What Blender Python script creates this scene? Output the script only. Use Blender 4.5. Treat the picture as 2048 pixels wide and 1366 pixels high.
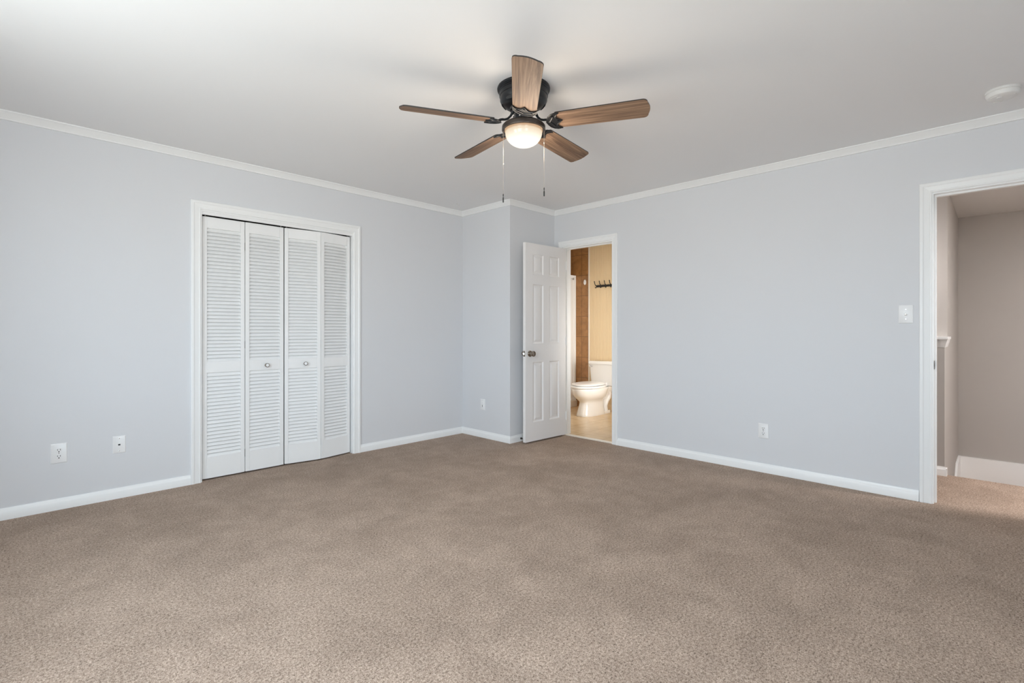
import bpy, bmesh, math, random
from mathutils import Vector, Matrix
random.seed(4)
PI = math.pi
S = bpy.context.scene
for o in list(bpy.data.objects):
    bpy.data.objects.remove(o, do_unlink=True)
C = S.collection

# ------------------------------------------------------------------ camera
CAM_H = 1.1305
YAW = 0.7757                      # view direction, measured from +X
cd = bpy.data.cameras.new('camera')
cam = bpy.data.objects.new('camera', cd); C.objects.link(cam)
cam.location = (0, 0, CAM_H)
cam.rotation_euler = (PI/2, 0, YAW - PI/2)
cd.sensor_width = 36.0
cd.lens = 36.0*996.55/2048
cd.shift_y = -(683-661.4)/2048
cd.clip_start = 0.02
S.camera = cam

# ------------------------------------------------------------------ world: bright overcast sky over pale ground
W = bpy.data.worlds.new('sky'); S.world = W; W.use_nodes = True
nt = W.node_tree; nt.nodes.clear()
wo = nt.nodes.new('ShaderNodeOutputWorld'); bg = nt.nodes.new('ShaderNodeBackground')
tc = nt.nodes.new('ShaderNodeTexCoord'); sx = nt.nodes.new('ShaderNodeSeparateXYZ'); cr = nt.nodes.new('ShaderNodeValToRGB')
mr = nt.nodes.new('ShaderNodeMapRange'); mr.inputs[1].default_value = -1; mr.inputs[2].default_value = 1
nt.links.new(tc.outputs['Generated'], sx.inputs[0]); nt.links.new(sx.outputs[2], mr.inputs[0])
nt.links.new(mr.outputs[0], cr.inputs[0]); nt.links.new(cr.outputs[0], bg.inputs[0]); nt.links.new(bg.outputs[0], wo.inputs[0])
cr.color_ramp.elements[0].position = .47; cr.color_ramp.elements[0].color = (.62, .635, .65, 1)
cr.color_ramp.elements[1].position = .53; cr.color_ramp.elements[1].color = (.70, .80, .92, 1)
SKY = 16.3
bg.inputs[1].default_value = SKY

# ------------------------------------------------------------------ view
S.view_settings.view_transform = 'Standard'
S.view_settings.look = 'None'
S.view_settings.gamma = 1
S.view_settings.exposure = 0.0
S.view_settings.use_curve_mapping = False
S.cycles.max_bounces = 12
S.cycles.diffuse_bounces = 8
S.cycles.transparent_max_bounces = 12
S.cycles.sample_clamp_indirect = 6
S.cycles.caustics_reflective = False
S.cycles.caustics_refractive = False
S.cycles.use_denoising = True

# room numbers (metres)
H = 2.44
XB, XR = -0.65, 4.25              # window wall / right wall
YB, YL = -1.20, 4.255             # back wall / left (closet) wall
XC, YC = 3.555, 3.515             # boxed chase in the far corner
T = 0.115
WIN = [(0.35, 1.55), (1.90, 2.65)]      # windows in the wall X = XB (y ranges)
WZ0, WZ1 = 0.72, 2.12
WINB = (-0.30, 0.65)                     # window in the wall Y = YB (x range)

def portal(name, loc, rot, sx_, sy_):
    l = bpy.data.lights.new(name, 'AREA'); l.shape = 'RECTANGLE'; l.size = sx_; l.size_y = sy_
    l.cycles.is_portal = True
    o = bpy.data.objects.new(name, l); C.objects.link(o); o.location = loc; o.rotation_euler = rot
    return o
for y0, y1 in WIN:
    portal('window_portal', (XB-.10, (y0+y1)/2, (WZ0+WZ1)/2), (0, -PI/2, 0), WZ1-WZ0, y1-y0)
portal('window_portal', ((WINB[0]+WINB[1])/2, YB-.10, (WZ0+WZ1)/2), (PI/2, 0, 0), WINB[1]-WINB[0], WZ1-WZ0)

def lamp(name, kind, loc, power, col, size=.1, rot=(0, 0, 0), size_y=None):
    l = bpy.data.lights.new(name, kind); l.energy = power; l.color = col
    if kind == 'AREA':
        l.size = size
        if size_y: l.shape = 'RECTANGLE'; l.size_y = size_y
    else: l.shadow_soft_size = size
    o = bpy.data.objects.new(name, l); C.objects.link(o); o.location = loc; o.rotation_euler = rot
    return o
lamp('bathroom_light', 'AREA', (5.0, 3.2, 2.39), 6, (1, .90, .76), .5, (0, 0, 0), .3)
bw = lamp('bathroom_side_fill', 'AREA', (5.15, 2.37, 1.05), 16, (1, .95, .88), .55, (math.radians(90), 0, 0), 1.1)  # unseen fill added against the solid side wall to brighten the toilet bowl
bw.data.spread = math.radians(100)
lamp('stairwell_fill', 'AREA', (5.32, 1.00, 1.65), 64, (1, .95, .94), .35, (0, -PI/2, 0), .5)  # unseen fill added to brighten the far wall seen over the half wall
lamp('hall_light', 'AREA', (4.56, -1.25, 2.27), 70, (1, .96, .95), .35)

# ------------------------------------------------------------------ materials
def mat(name, col, rough=.5, spec=.5, metal=0, bump=None, emis=None, coat=0):
    m = bpy.data.materials.new(name); m.use_nodes = True
    n = m.node_tree; b = n.nodes['Principled BSDF']
    b.inputs['Base Color'].default_value = (*col, 1); b.inputs['Roughness'].default_value = rough
    b.inputs['Specular IOR Level'].default_value = spec; b.inputs['Metallic'].default_value = metal
    b.inputs['Coat Weight'].default_value = coat
    if emis:
        b.inputs['Emission Color'].default_value = (*emis[0], 1); b.inputs['Emission Strength'].default_value = emis[1]
    if bump:
        sc, st, di = bump
        t = n.nodes.new('ShaderNodeTexCoord'); no = n.nodes.new('ShaderNodeTexNoise'); bu = n.nodes.new('ShaderNodeBump')
        no.inputs['Scale'].default_value = sc; no.inputs['Detail'].default_value = 4
        bu.inputs['Strength'].default_value = st; bu.inputs['Distance'].default_value = di
        n.links.new(t.outputs['Object'], no.inputs['Vector']); n.links.new(no.outputs[0], bu.inputs['Height']); n.links.new(bu.outputs[0], b.inputs['Normal'])
    return m
def N(m, t): return m.node_tree.nodes.new(t)
def Lk(m, a, b): m.node_tree.links.new(a, b)
def ramp(m, src, stops):
    r = N(m, 'ShaderNodeValToRGB'); e = r.color_ramp.elements
    while len(e) < len(stops): e.new(.5)
    for k, (p, c) in enumerate(stops):
        e[k].position = p; e[k].color = (*c, 1)
    Lk(m, src, r.inputs[0]); return r.outputs[0]
def noise(m, vec, scale, detail=3, rough=.5, dist=0):
    n = N(m, 'ShaderNodeTexNoise'); n.inputs['Scale'].default_value = scale; n.inputs['Detail'].default_value = detail
    n.inputs['Roughness'].default_value = rough; n.inputs['Distortion'].default_value = dist
    Lk(m, vec, n.inputs['Vector']); return n.outputs[0]
def mixc(m, mode, fac, a, b):
    x = N(m, 'ShaderNodeMix'); x.data_type = 'RGBA'; x.blend_type = mode
    if isinstance(fac, (int, float)): x.inputs[0].default_value = fac
    else: Lk(m, fac, x.inputs[0])
    for v, i in ((a, 6), (b, 7)):
        if isinstance(v, tuple): x.inputs[i].default_value = (*v, 1)
        else: Lk(m, v, x.inputs[i])
    return x.outputs[2]
def mapping(m, vec, scale=(1, 1, 1), rot=(0, 0, 0), loc=(0, 0, 0)):
    p = N(m, 'ShaderNodeMapping'); p.inputs['Scale'].default_value = scale; p.inputs['Rotation'].default_value = rot
    p.inputs['Location'].default_value = loc; Lk(m, vec, p.inputs['Vector']); return p.outputs[0]

M = {}
M['wall'] = mat('wall_paint', (.72, .728, .748), .55, .35, bump=(180, .06, .002))
M['ceiling'] = mat('ceiling_paint', (.86, .86, .86), .8, .2, bump=(90, .08, .002))
M['trim'] = mat('trim_paint', (.90, .905, .90), .32, .5)
M['door'] = mat('door_paint', (.87, .845, .83), .35, .5)
M['louver'] = mat('louver_paint', (.89, .89, .885), .4, .45)
M['plate'] = mat('plate_plastic', (.88, .88, .88), .3, .5)
M['slot'] = mat('slot_dark', (.03, .03, .03), .6)
M['black'] = mat('black_metal', (.007, .008, .010), .36, .45, bump=(60, .03, .001))
M['bronze'] = mat('bronze_metal', (.055, .042, .034), .35, .5, .4)
M['edge'] = mat('blade_edge', (.02, .018, .017), .5)
M['fob'] = mat('fob_black', (.01, .01, .01), .4)
M['chain'] = mat('chain_metal', (.55, .50, .44), .3, .5, .9)
M['nickel'] = mat('nickel', (.32, .27, .22), .18, .5, 1)
M['knob'] = mat('knob_white', (.85, .85, .85), .2)
M['chrome'] = mat('chrome', (.75, .75, .76), .12, .5, 1)
M['porcelain'] = mat('porcelain', (.84, .82, .79), .08, .6, coat=.4)
M['tank'] = mat('tank_porcelain', (.84, .82, .79), .12, .6, coat=.2)
M['hallwall'] = mat('hall_paint', (.455, .43, .405), .6, .3, bump=(180, .06, .002))
M['hallceil'] = mat('hall_ceiling_paint', (.76, .745, .73), .8, .2)
M['iron'] = mat('rack_iron', (.012, .011, .010), .4, .5)
M['marble'] = mat('threshold_marble', (.83, .78, .70), .25)
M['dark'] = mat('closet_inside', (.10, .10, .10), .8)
M['plastic'] = mat('white_plastic', (.80, .79, .77), .35)

# carpet
m = mat('carpet', (.4, .34, .29), .95, .1); M['carpet'] = m
b = m.node_tree.nodes['Principled BSDF']; t = N(m, 'ShaderNodeTexCoord').outputs['Object']
n1 = noise(m, t, 215, 3, .65); n2 = noise(m, t, 95, 2, .5); n3 = noise(m, t, 2.2, 4, .6, .6); n5 = noise(m, t, 9, 3, .6, .4)
spk = N(m, 'ShaderNodeMath'); spk.operation = 'MULTIPLY_ADD'; Lk(m, n2, spk.inputs[0]); spk.inputs[1].default_value = .35
sp2 = N(m, 'ShaderNodeMath'); sp2.operation = 'MULTIPLY'; Lk(m, n1, sp2.inputs[0]); sp2.inputs[1].default_value = .65; Lk(m, sp2.outputs[0], spk.inputs[2])
c1 = ramp(m, spk.outputs[0], [(.36, (.105, .071, .052)), (.44, (.305, .224, .172)), (.52, (.438, .332, .262)), (.63, (.635, .505, .41))])
c2 = ramp(m, n3, [(.36, (.88, .87, .86)), (.64, (1.06, 1.06, 1.06))])
c4 = ramp(m, n5, [(.35, (.93, .93, .93)), (.65, (1.05, 1.05, 1.05))])
col = mixc(m, 'MULTIPLY', 1, mixc(m, 'MULTIPLY', 1, c1, c2), c4)
Lk(m, col, b.inputs['Base Color'])
bu = N(m, 'ShaderNodeBump'); bu.inputs['Strength'].default_value = .9; bu.inputs['Distance'].default_value = .006
Lk(m, spk.outputs[0], bu.inputs['Height']); Lk(m, bu.outputs[0], b.inputs['Normal'])
b.inputs['Sheen Weight'].default_value = .04

# fan blade wood: grain along local x
m = mat('blade_wood', (.3, .18, .1), .6, .25); M['wood'] = m
b = m.node_tree.nodes['Principled BSDF']; t0 = N(m, 'ShaderNodeTexCoord').outputs['Object']
oi = N(m, 'ShaderNodeObjectInfo'); ad = N(m, 'ShaderNodeVectorMath'); ad.operation = 'ADD'
cmb = N(m, 'ShaderNodeCombineXYZ'); mm = N(m, 'ShaderNodeMath'); mm.operation = 'MULTIPLY'; mm.inputs[1].default_value = 7
Lk(m, oi.outputs['Random'], mm.inputs[0]); Lk(m, mm.outputs[0], cmb.inputs[0]); Lk(m, mm.outputs[0], cmb.inputs[2])
Lk(m, t0, ad.inputs[0]); Lk(m, cmb.outputs[0], ad.inputs[1])
v = mapping(m, ad.outputs[0], (1.1, 20, 2)); vf = mapping(m, ad.outputs[0], (3.5, 230, 3))
w1 = noise(m, v, 1.6, 4, .6, 1.2); w2 = noise(m, vf, 1.0, 4, .6)
c1 = ramp(m, w1, [(.30, (.140, .086, .058)), (.48, (.24, .152, .100)), (.62, (.33, .215, .142)), (.75, (.205, .132, .090))])
c2 = ramp(m, w2, [(.35, (.74, .72, .70)), (.6, (1.10, 1.10, 1.10))])
Lk(m, mixc(m, 'MULTIPLY', 1, c1, c2), b.inputs['Base Color'])
bu = N(m, 'ShaderNodeBump'); bu.inputs['Strength'].default_value = .3; bu.inputs['Distance'].default_value = .001
Lk(m, w2, bu.inputs['Height']); Lk(m, bu.outputs[0], b.inputs['Normal'])

# bath tiles
def brick(m, vec, c1, c2, mortar, w, h, ms, off=0):
    br = N(m, 'ShaderNodeTexBrick'); br.offset = off; br.squash = 1
    br.inputs['Color1'].default_value = (*c1, 1); br.inputs['Color2'].default_value = (*c2, 1); br.inputs['Mortar'].default_value = (*mortar, 1)
    br.inputs['Scale'].default_value = 1; br.inputs['Mortar Size'].default_value = ms; br.inputs['Brick Width'].default_value = w; br.inputs['Row Height'].default_value = h
    br.inputs['Mortar Smooth'].default_value = .1; Lk(m, vec, br.inputs['Vector']); return br.outputs[0]
m = mat('brown_wall_tile', (.3, .15, .06), .3, .5); M['browntile'] = m
b = m.node_tree.nodes['Principled BSDF']; t = N(m, 'ShaderNodeTexCoord').outputs['Object']
vm = mapping(m, t, (1, 1, 1), (0, 0, 0), (0, 0, 0))
sp = N(m, 'ShaderNodeSeparateXYZ'); Lk(m, vm, sp.inputs[0]); cb = N(m, 'ShaderNodeCombineXYZ')
a1 = N(m, 'ShaderNodeMath'); a1.operation = 'ADD'; a1.inputs[1].default_value = -4.4405+.305*20; Lk(m, sp.outputs[1], a1.inputs[0])
a2 = N(m, 'ShaderNodeMath'); a2.operation = 'ADD'; a2.inputs[1].default_value = -1.950+.303*10; Lk(m, sp.outputs[2], a2.inputs[0])
Lk(m, a1.outputs[0], cb.inputs[0]); Lk(m, a2.outputs[0], cb.inputs[1])
bc = brick(m, cb.outputs[0], (.37, .185, .066), (.33, .160, .055), (.19, .095, .04), .305, .303, .004)
n1 = noise(m, t, 9, 5, .65, .8)
Lk(m, mixc(m, 'MULTIPLY', 1, bc, ramp(m, n1, [(.3, (.7, .68, .66)), (.7, (1.2, 1.2, 1.2))])), b.inputs['Base Color'])
m = mat('tan_floor_tile', (.6, .45, .26), .25, .5); M['floortile'] = m
b = m.node_tree.nodes['Principled BSDF']; t = N(m, 'ShaderNodeTexCoord').outputs['Object']
vm = mapping(m, t, (1, 1, 1), (0, 0, 0), (.17, .02, 0))
bc = brick(m, vm, (.66, .49, .30), (.62, .46, .275), (.46, .32, .17), .33, .33, .004)
n1 = noise(m, t, 7, 5, .6, .8)
Lk(m, mixc(m, 'MULTIPLY', 1, bc, ramp(m, n1, [(.3, (.88, .87, .84)), (.7, (1.06, 1.06, 1.06))])), b.inputs['Base Color'])
m = mat('cream_beadboard', (.76, .60, .38), .4, .4); M['bead'] = m

# frosted lit glass: glow and hot centre painted as an emission ramp down the bowl
m = bpy.data.materials.new('lit_frosted_glass'); m.use_nodes = True; M['glass_lit'] = m
n = m.node_tree; n.nodes.clear(); out = n.nodes.new('ShaderNodeOutputMaterial')
tcg = n.nodes.new('ShaderNodeTexCoord'); sxg = n.nodes.new('ShaderNodeSeparateXYZ'); mrg = n.nodes.new('ShaderNodeMapRange')
mrg.inputs[1].default_value = 2.226-.022; mrg.inputs[2].default_value = 2.226-.080
rg_ = n.nodes.new('ShaderNodeValToRGB'); e_ = rg_.color_ramp.elements; e_.new(.18); e_.new(.55)
for k_, (p_, c_) in enumerate([(0, (.62, .40, .24)), (.12, (.86, .70, .50)), (.5, (1.0, .88, .70)), (1, (1.35, 1.25, 1.08))]): e_[k_].position = p_; e_[k_].color = (*c_, 1)
em = n.nodes.new('ShaderNodeEmission'); em.inputs[1].default_value = 1.0
gg = n.nodes.new('ShaderNodeBsdfGlossy'); gg.inputs[0].default_value = (.04, .04, .04, 1); gg.inputs['Roughness'].default_value = .2; ad = n.nodes.new('ShaderNodeAddShader')
n.links.new(tcg.outputs['Object'], sxg.inputs[0]); n.links.new(sxg.outputs[2], mrg.inputs[0]); n.links.new(mrg.outputs[0], rg_.inputs[0]); n.links.new(rg_.outputs[0], em.inputs[0])
n.links.new(em.outputs[0], ad.inputs[0]); n.links.new(gg.outputs[0], ad.inputs[1]); n.links.new(ad.outputs[0], out.inputs[0])
# clear and obscured panes
def glass(name, tint, fac, rough):
    m = bpy.data.materials.new(name); m.use_nodes = True; n = m.node_tree; n.nodes.clear()
    out = n.nodes.new('ShaderNodeOutputMaterial'); a = n.nodes.new('ShaderNodeBsdfTransparent'); a.inputs[0].default_value = (*tint, 1)
    g = n.nodes.new('ShaderNodeBsdfGlossy'); g.inputs['Roughness'].default_value = rough
    x = n.nodes.new('ShaderNodeMixShader'); x.inputs[0].default_value = fac
    n.links.new(a.outputs[0], x.inputs[1]); n.links.new(g.outputs[0], x.inputs[2]); n.links.new(x.outputs[0], out.inputs[0]); return m
M['pane'] = glass('clear_pane', (.96, .98, .97), .05, .0)
m = glass('shower_pane', (.80, .80, .78), .25, .25); M['showerpane'] = m

# ------------------------------------------------------------------ mesh builder
class MB:
    def __init__(s): s.v = []; s.f = []; s.mi = []; s.cur = 0
    def add(s, vs, fs):
        b = len(s.v); s.v += [tuple(p) for p in vs]; s.f += [tuple(i+b for i in f) for f in fs]; s.mi += [s.cur]*len(fs); return s
    def box(s, x0, x1, y0, y1, z0, z1):
        if x0 > x1: x0, x1 = x1, x0
        if y0 > y1: y0, y1 = y1, y0
        if z0 > z1: z0, z1 = z1, z0
        vs = [(x, y, z) for z in (z0, z1) for y in (y0, y1) for x in (x0, x1)]
        return s.add(vs, [(0, 2, 3, 1), (4, 5, 7, 6), (0, 1, 5, 4), (2, 6, 7, 3), (0, 4, 6, 2), (1, 3, 7, 5)])
    def lathe(s, prof, n=48, cx=0, cy=0, cap=True):
        vs = []
        for r, z in prof:
            for k in range(n): vs.append((cx+r*math.cos(2*PI*k/n), cy+r*math.sin(2*PI*k/n), z))
        fs = [(i*n+k, i*n+(k+1) % n, (i+1)*n+(k+1) % n, (i+1)*n+k) for i in range(len(prof)-1) for k in range(n)]
        if cap: fs += [tuple(range(n))[::-1], tuple((len(prof)-1)*n+k for k in range(n))]
        return s.add(vs, fs)
    def loft(s, rings, cap=True):
        n = len(rings[0]); vs = [p for r in rings for p in r]
        fs = [(i*n+k, i*n+(k+1) % n, (i+1)*n+(k+1) % n, (i+1)*n+k) for i in range(len(rings)-1) for k in range(n)]
        if cap: fs += [tuple(range(n))[::-1], tuple((len(rings)-1)*n+k for k in range(n))]
        return s.add(vs, fs)
    def tube(s, pts, r, n=10, rr=None, flat=1.0):
        pts = [Vector(p) for p in pts]; rings = []; up = Vector((0, 0, 1)); a = None
        for i, p in enumerate(pts):
            t = (pts[min(i+1, len(pts)-1)]-pts[max(i-1, 0)]).normalized()
            if a is None: a = t.cross(up if abs(t.z) < .9 else Vector((1, 0, 0))).normalized()
            a = (a-t*a.dot(t)).normalized(); b = t.cross(a); q = rr[i] if rr else r
            rings.append([tuple(p+a*q*math.cos(2*PI*k/n)+b*q*flat*math.sin(2*PI*k/n)) for k in range(n)])
        return s.loft(rings)
    def prism(s, poly, z0, z1):
        n = len(poly); vs = [(x, y, z0) for x, y in poly]+[(x, y, z1) for x, y in poly]
        return s.add(vs, [tuple(range(n))[::-1], tuple(range(n, 2*n))]+[(k, (k+1) % n, n+(k+1) % n, n+k) for k in range(n)])
    def xf(s, mat4, start=0):
        for i in range(start, len(s.v)): s.v[i] = tuple(mat4 @ Vector(s.v[i]))
        return s
    def build(s, name, mats, parent=None, smooth=None, bevel=None, loc=None, rot=None, **props):
        me = bpy.data.meshes.new(name); me.from_pydata(s.v, [], s.f)
        if not isinstance(mats, (list, tuple)): mats = [mats]
        for q in mats: me.materials.append(q)
        me.polygons.foreach_set('material_index', s.mi)
        bm = bmesh.new(); bm.from_mesh(me); bmesh.ops.remove_doubles(bm, verts=bm.verts, dist=1e-6); bmesh.ops.recalc_face_normals(bm, faces=bm.faces)
        bm.to_mesh(me); bm.free()
        if smooth:
            me.polygons.foreach_set('use_smooth', [True]*len(me.polygons)); me.set_sharp_from_angle(angle=math.radians(smooth))
        o = bpy.data.objects.new(name, me); C.objects.link(o)
        if parent: o.parent = parent
        if loc: o.location = loc
        if rot: o.rotation_euler = rot
        if bevel:
            bv = o.modifiers.new('bevel', 'BEVEL'); bv.width = bevel; bv.segments = 3; bv.limit_method = 'ANGLE'; bv.angle_limit = math.radians(35); bv.harden_normals = True
            if not smooth:
                me.polygons.foreach_set('use_smooth', [True]*len(me.polygons)); me.set_sharp_from_angle(angle=math.radians(40))
        for k, q in props.items(): o[k] = q
        return o
def empty(name, loc, rotz=0, **props):
    o = bpy.data.objects.new(name, None); C.objects.link(o); o.location = loc; o.rotation_euler = (0, 0, rotz); o.empty_display_size = .1
    for k, q in props.items(): o[k] = q
    return o
def copy_tree(o, parent=None):
    c = o.copy(); C.objects.link(c)
    if parent: c.parent = parent
    for ch in [x for x in bpy.data.objects if x.parent == o]: copy_tree(ch, c)
    return c
def struct(mb, name, mats, label, **k):
    return mb.build(name, mats, kind='structure', label=label, **k)

# ------------------------------------------------------------------ shell
def wall_x(mb, x0, x1, ya, yb, z0, z1, holes):
    """slab between x0 and x1, running ya..yb, with holes (y0,y1,z0,z1)"""
    ys = sorted({ya, yb, *[h for q in holes for h in q[:2]]})
    for a_, b_ in zip(ys, ys[1:]):
        hs = sorted([q for q in holes if q[0] < (a_+b_)/2 < q[1]], key=lambda q: q[2])
        z = z0
        for q in hs:
            if q[2] > z: mb.box(x0, x1, a_, b_, z, q[2])
            z = q[3]
        if z < z1: mb.box(x0, x1, a_, b_, z, z1)
def wall_y(mb, y0, y1, xa, xb, z0, z1, holes):
    t_ = MB(); wall_x(t_, y0, y1, xa, xb, z0, z1, holes)
    mb.add([(v_[1], v_[0], v_[2]) for v_ in t_.v], t_.f)

CX0, CX1 = 1.030, 2.250                 # closet opening
BY0, BY1 = 2.765, 3.385                 # bathroom door opening
DY0, DY1 = -0.450, 0.318                # hall doorway
DH = 2.03
w = MB(); wall_y(w, YL, YL+T, XB-T, XR+T, 0, H, [(CX0, CX1, 0, DH)]); struct(w, 'wall_left', M['wall'], 'pale blue-grey wall holding the louvred closet')
w = MB(); wall_x(w, XR, XR+T, YB-T, YL, 0, H, [(BY0, BY1, 0, DH), (DY0, DY1, 0, DH)]); struct(w, 'wall_right', M['wall'], 'pale blue-grey wall between bathroom door and hall doorway')
w = MB(); w.prism([(XC, YL), (XC, YC), (XR, YC), (XR, YL)], 0, H); struct(w, 'wall_corner_chase', M['wall'], 'boxed-out wall corner behind the open bathroom door')
w = MB(); wall_x(w, XB-T, XB, YB-T, YL, 0, H, [(a_, b_, WZ0, WZ1) for a_, b_ in WIN]); struct(w, 'wall_window', M['wall'], 'window wall out of the picture')
w = MB(); wall_y(w, YB-T, YB, XB, XR, 0, H, [(*WINB, WZ0, WZ1)]); struct(w, 'wall_back', M['wall'], 'back wall out of the picture')
w = MB(); w.box(XB-T, XR+T/2, YB-T, YL+T, H, H+.1); struct(w, 'ceiling', M['ceiling'], 'flat off-white ceiling of the bedroom')
EX = 5.175                              # edge of the hall floor, at the stairs
w = MB(); w.prism([(XB-T, YB-T), (XR+T/2, YB-T), (XR+T/2, -1.62), (XR+T/2, -1.6), (EX, -1.6), (EX, 2.25), (XR+T, 2.25), (XR+T, DY1), (XR+.004, DY1), (XR+.004, YL+T), (XB-T, YL+T)], -.16, 0)
struct(w, 'floor', M['carpet'], 'beige carpet running through the bedroom and the hall')
# closet interior
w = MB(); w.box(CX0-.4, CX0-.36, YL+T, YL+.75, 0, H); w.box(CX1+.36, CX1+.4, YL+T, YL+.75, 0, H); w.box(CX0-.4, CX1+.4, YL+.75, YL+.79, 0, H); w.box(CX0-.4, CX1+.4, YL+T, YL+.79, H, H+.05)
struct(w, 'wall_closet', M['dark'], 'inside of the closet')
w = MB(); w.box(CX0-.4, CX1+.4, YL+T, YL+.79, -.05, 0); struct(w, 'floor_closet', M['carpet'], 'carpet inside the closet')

# ------------------------------------------------------------------ windows (behind the camera)
def window(n, x_wall, axis, a_, b_):
    fr = MB(); sa = MB(); gl = MB(); z0, z1 = WZ0, WZ1
    def bx(mb, p0, p1, q0, q1, r0, r1):     # p along the wall, q through it (negative = outside), r height
        if axis == 'x': mb.box(x_wall+q0, x_wall+q1, p0, p1, r0, r1)
        else: mb.box(p0, p1, x_wall+q0, x_wall+q1, r0, r1)
    for p0, p1, r0, r1 in ((a_-.06, a_, z0-.02, z1+.06), (b_, b_+.06, z0-.02, z1+.06), (a_, b_, z1, z1+.06)): bx(fr, p0, p1, 0, .015, r0, r1)
    bx(fr, a_-.08, b_+.08, 0, .05, z0-.025, z0)
    for p0, p1, r0, r1 in ((a_, a_+.045, z0, z1), (b_-.045, b_, z0, z1), (a_, b_, z0, z0+.05), (a_, b_, z1-.045, z1), (a_, b_, (z0+z1)/2-.02, (z0+z1)/2+.02)): bx(sa, p0, p1, -.085, -.05, r0, r1)
    bx(gl, a_+.04, b_-.04, -.070, -.066, z0+.04, z1-.04)
    e = empty('window_%d' % n, (0, 0, 0), kind='structure', label='white window out of the picture')
    fr.build('window_frame', M['trim'], e); sa.build('sash', M['trim'], e); gl.build('pane', M['pane'], e)
window(1, XB, 'x', *WIN[0]); window(2, XB, 'x', *WIN[1]); window(3, YB, 'y', *WINB)

# ------------------------------------------------------------------ mouldings
def sweep(mb, prof, p0, p1, m0, m1, to3):
    """extrude the profile (offset, height) from p0 to p1 (2D); m0, m1: shear of the ends per unit offset"""
    p0 = Vector(p0); p1 = Vector(p1); d = (p1-p0).normalized(); nn = Vector((-d.y, d.x))
    r0 = [to3(p0+nn*o_+d*m0*o_, h_) for o_, h_ in prof]; r1 = [to3(p1+nn*o_-d*m1*o_, h_) for o_, h_ in prof]
    n_ = len(prof); mb.add(r0+r1, [tuple(range(n_)), tuple(range(n_, 2*n_))[::-1]]+[(k, (k+1) % n_, n_+(k+1) % n_, n_+k) for k in range(n_)])
flat3 = lambda p, h_: (p.x, p.y, h_)
room = [(XB, YB), (XR, YB), (XR, YC), (XC, YC), (XC, YL), (XB, YL)]
inner = {2: 1, 3: -1}
turn = [1, 1, 1, -1, 1, 1]              # +1 inside corner, -1 outside corner
crown = [(0, H), (.045, H), (.045, H-.006), (.040, H-.009), (.034, H-.014), (.024, H-.026), (.014, H-.038), (.011, H-.043), (.011, H-.048), (.005, H-.050), (0, H-.050)]
cl = ['crown moulding over the back wall', 'crown moulding over the wall between the two doorways', 'short crown moulding over the shaded side of the corner box',
      'short crown moulding over the bright face of the corner box', 'crown moulding over the louvred closet', 'crown moulding over the window wall']
for i in range(6):
    mb = MB(); sweep(mb, crown, room[i], room[(i+1) % 6], turn[i], turn[(i+1) % 6], flat3)
    mb.build('trim_%d' % (i+1), M['trim'], smooth=30, kind='structure', label='white '+cl[i])
bp = [(0, 0), (.014, 0), (.014, .046), (.0125, .050), (.009, .056), (.0065, .062), (.005, .070), (0, .070)]
CAS = .064
def base(name, segs, label, m_=None):
    mb = MB()
    for p0, p1, m0, m1 in segs: sweep(mb, bp, p0, p1, m0, m1, flat3)
    mb.build(name, m_ or M['trim'], smooth=30, kind='structure', label=label)
base('baseboard_left', [((XC, YL), (CX1+CAS+.005, YL), 1, 0), ((CX0-CAS-.005, YL), (XB, YL), 0, 1)], 'white baseboard along the closet wall')
base('baseboard_corner', [((XC, YC), (XC, YL), -1, 1)], 'white baseboard on the bright face of the corner box')
base('baseboard_corner_side', [((XR, YC), (XC, YC), 1, -1)], 'white baseboard on the shaded side of the corner box')
base('baseboard_right', [((XR, DY1+CAS+.005), (XR, BY0-CAS+.005), 0, 0), ((XR, BY1+CAS), (XR, YC), 0, 1), ((XR, YB), (XR, DY0-CAS-.005), 1, 0)], 'white baseboard between the two doorways')
base('baseboard_back', [((XB, YB), (XR, YB), 1, 1)], 'white baseboard on the back wall')
base('baseboard_window', [((XB, YL), (XB, YB), 1, 1)], 'white baseboard under the windows')
# casing: profile (offset across the face from the opening, thickness)
cp = [(0, 0), (0, .009), (.004, .012), (.010, .012), (.013, .010), (.040, .013), (.046, .017), (.056, .0185), (.061, .0175), (.064, .014), (.064, 0)]
def casing(name, a_, b_, top, to3, label, extra=None):
    """three mitred pieces round an opening a_..b_; to3(u, h, out)"""
    mb = MB()
    def ring(f): return [f(o_, t_) for o_, t_ in cp]
    for R0, R1 in ((ring(lambda o_, t_: to3(a_-o_, .0, t_)), ring(lambda o_, t_: to3(a_-o_, top+o_, t_))),
                   (ring(lambda o_, t_: to3(a_-o_, top+o_, t_)), ring(lambda o_, t_: to3(b_+o_, top+o_, t_))),
                   (ring(lambda o_, t_: to3(b_+o_, top+o_, t_)), ring(lambda o_, t_: to3(b_+o_, .0, t_)))):
        n_ = len(R0); mb.add(R0+R1, [tuple(range(n_)), tuple(range(n_, 2*n_))[::-1]]+[(k, (k+1) % n_, n_+(k+1) % n_, n_+k) for k in range(n_)])
    if extra: extra(mb)
    return mb.build(name, M['trim'], smooth=25, kind='structure', label=label)
casing('trim_7', CX0-.004, CX1+.004, DH+.004, lambda u, h_, o_: (u, YL-o_, h_), 'white moulded casing round the closet',
       lambda mb: (mb.box(CX0-.014, CX0+.004, YL-.004, YL+T, 0, DH+.004), mb.box(CX1-.004, CX1+.014, YL-.004, YL+T, 0, DH+.004), mb.box(CX0+.004, CX1-.004, YL-.004, YL+T, DH-.006, DH+.010)))
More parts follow.
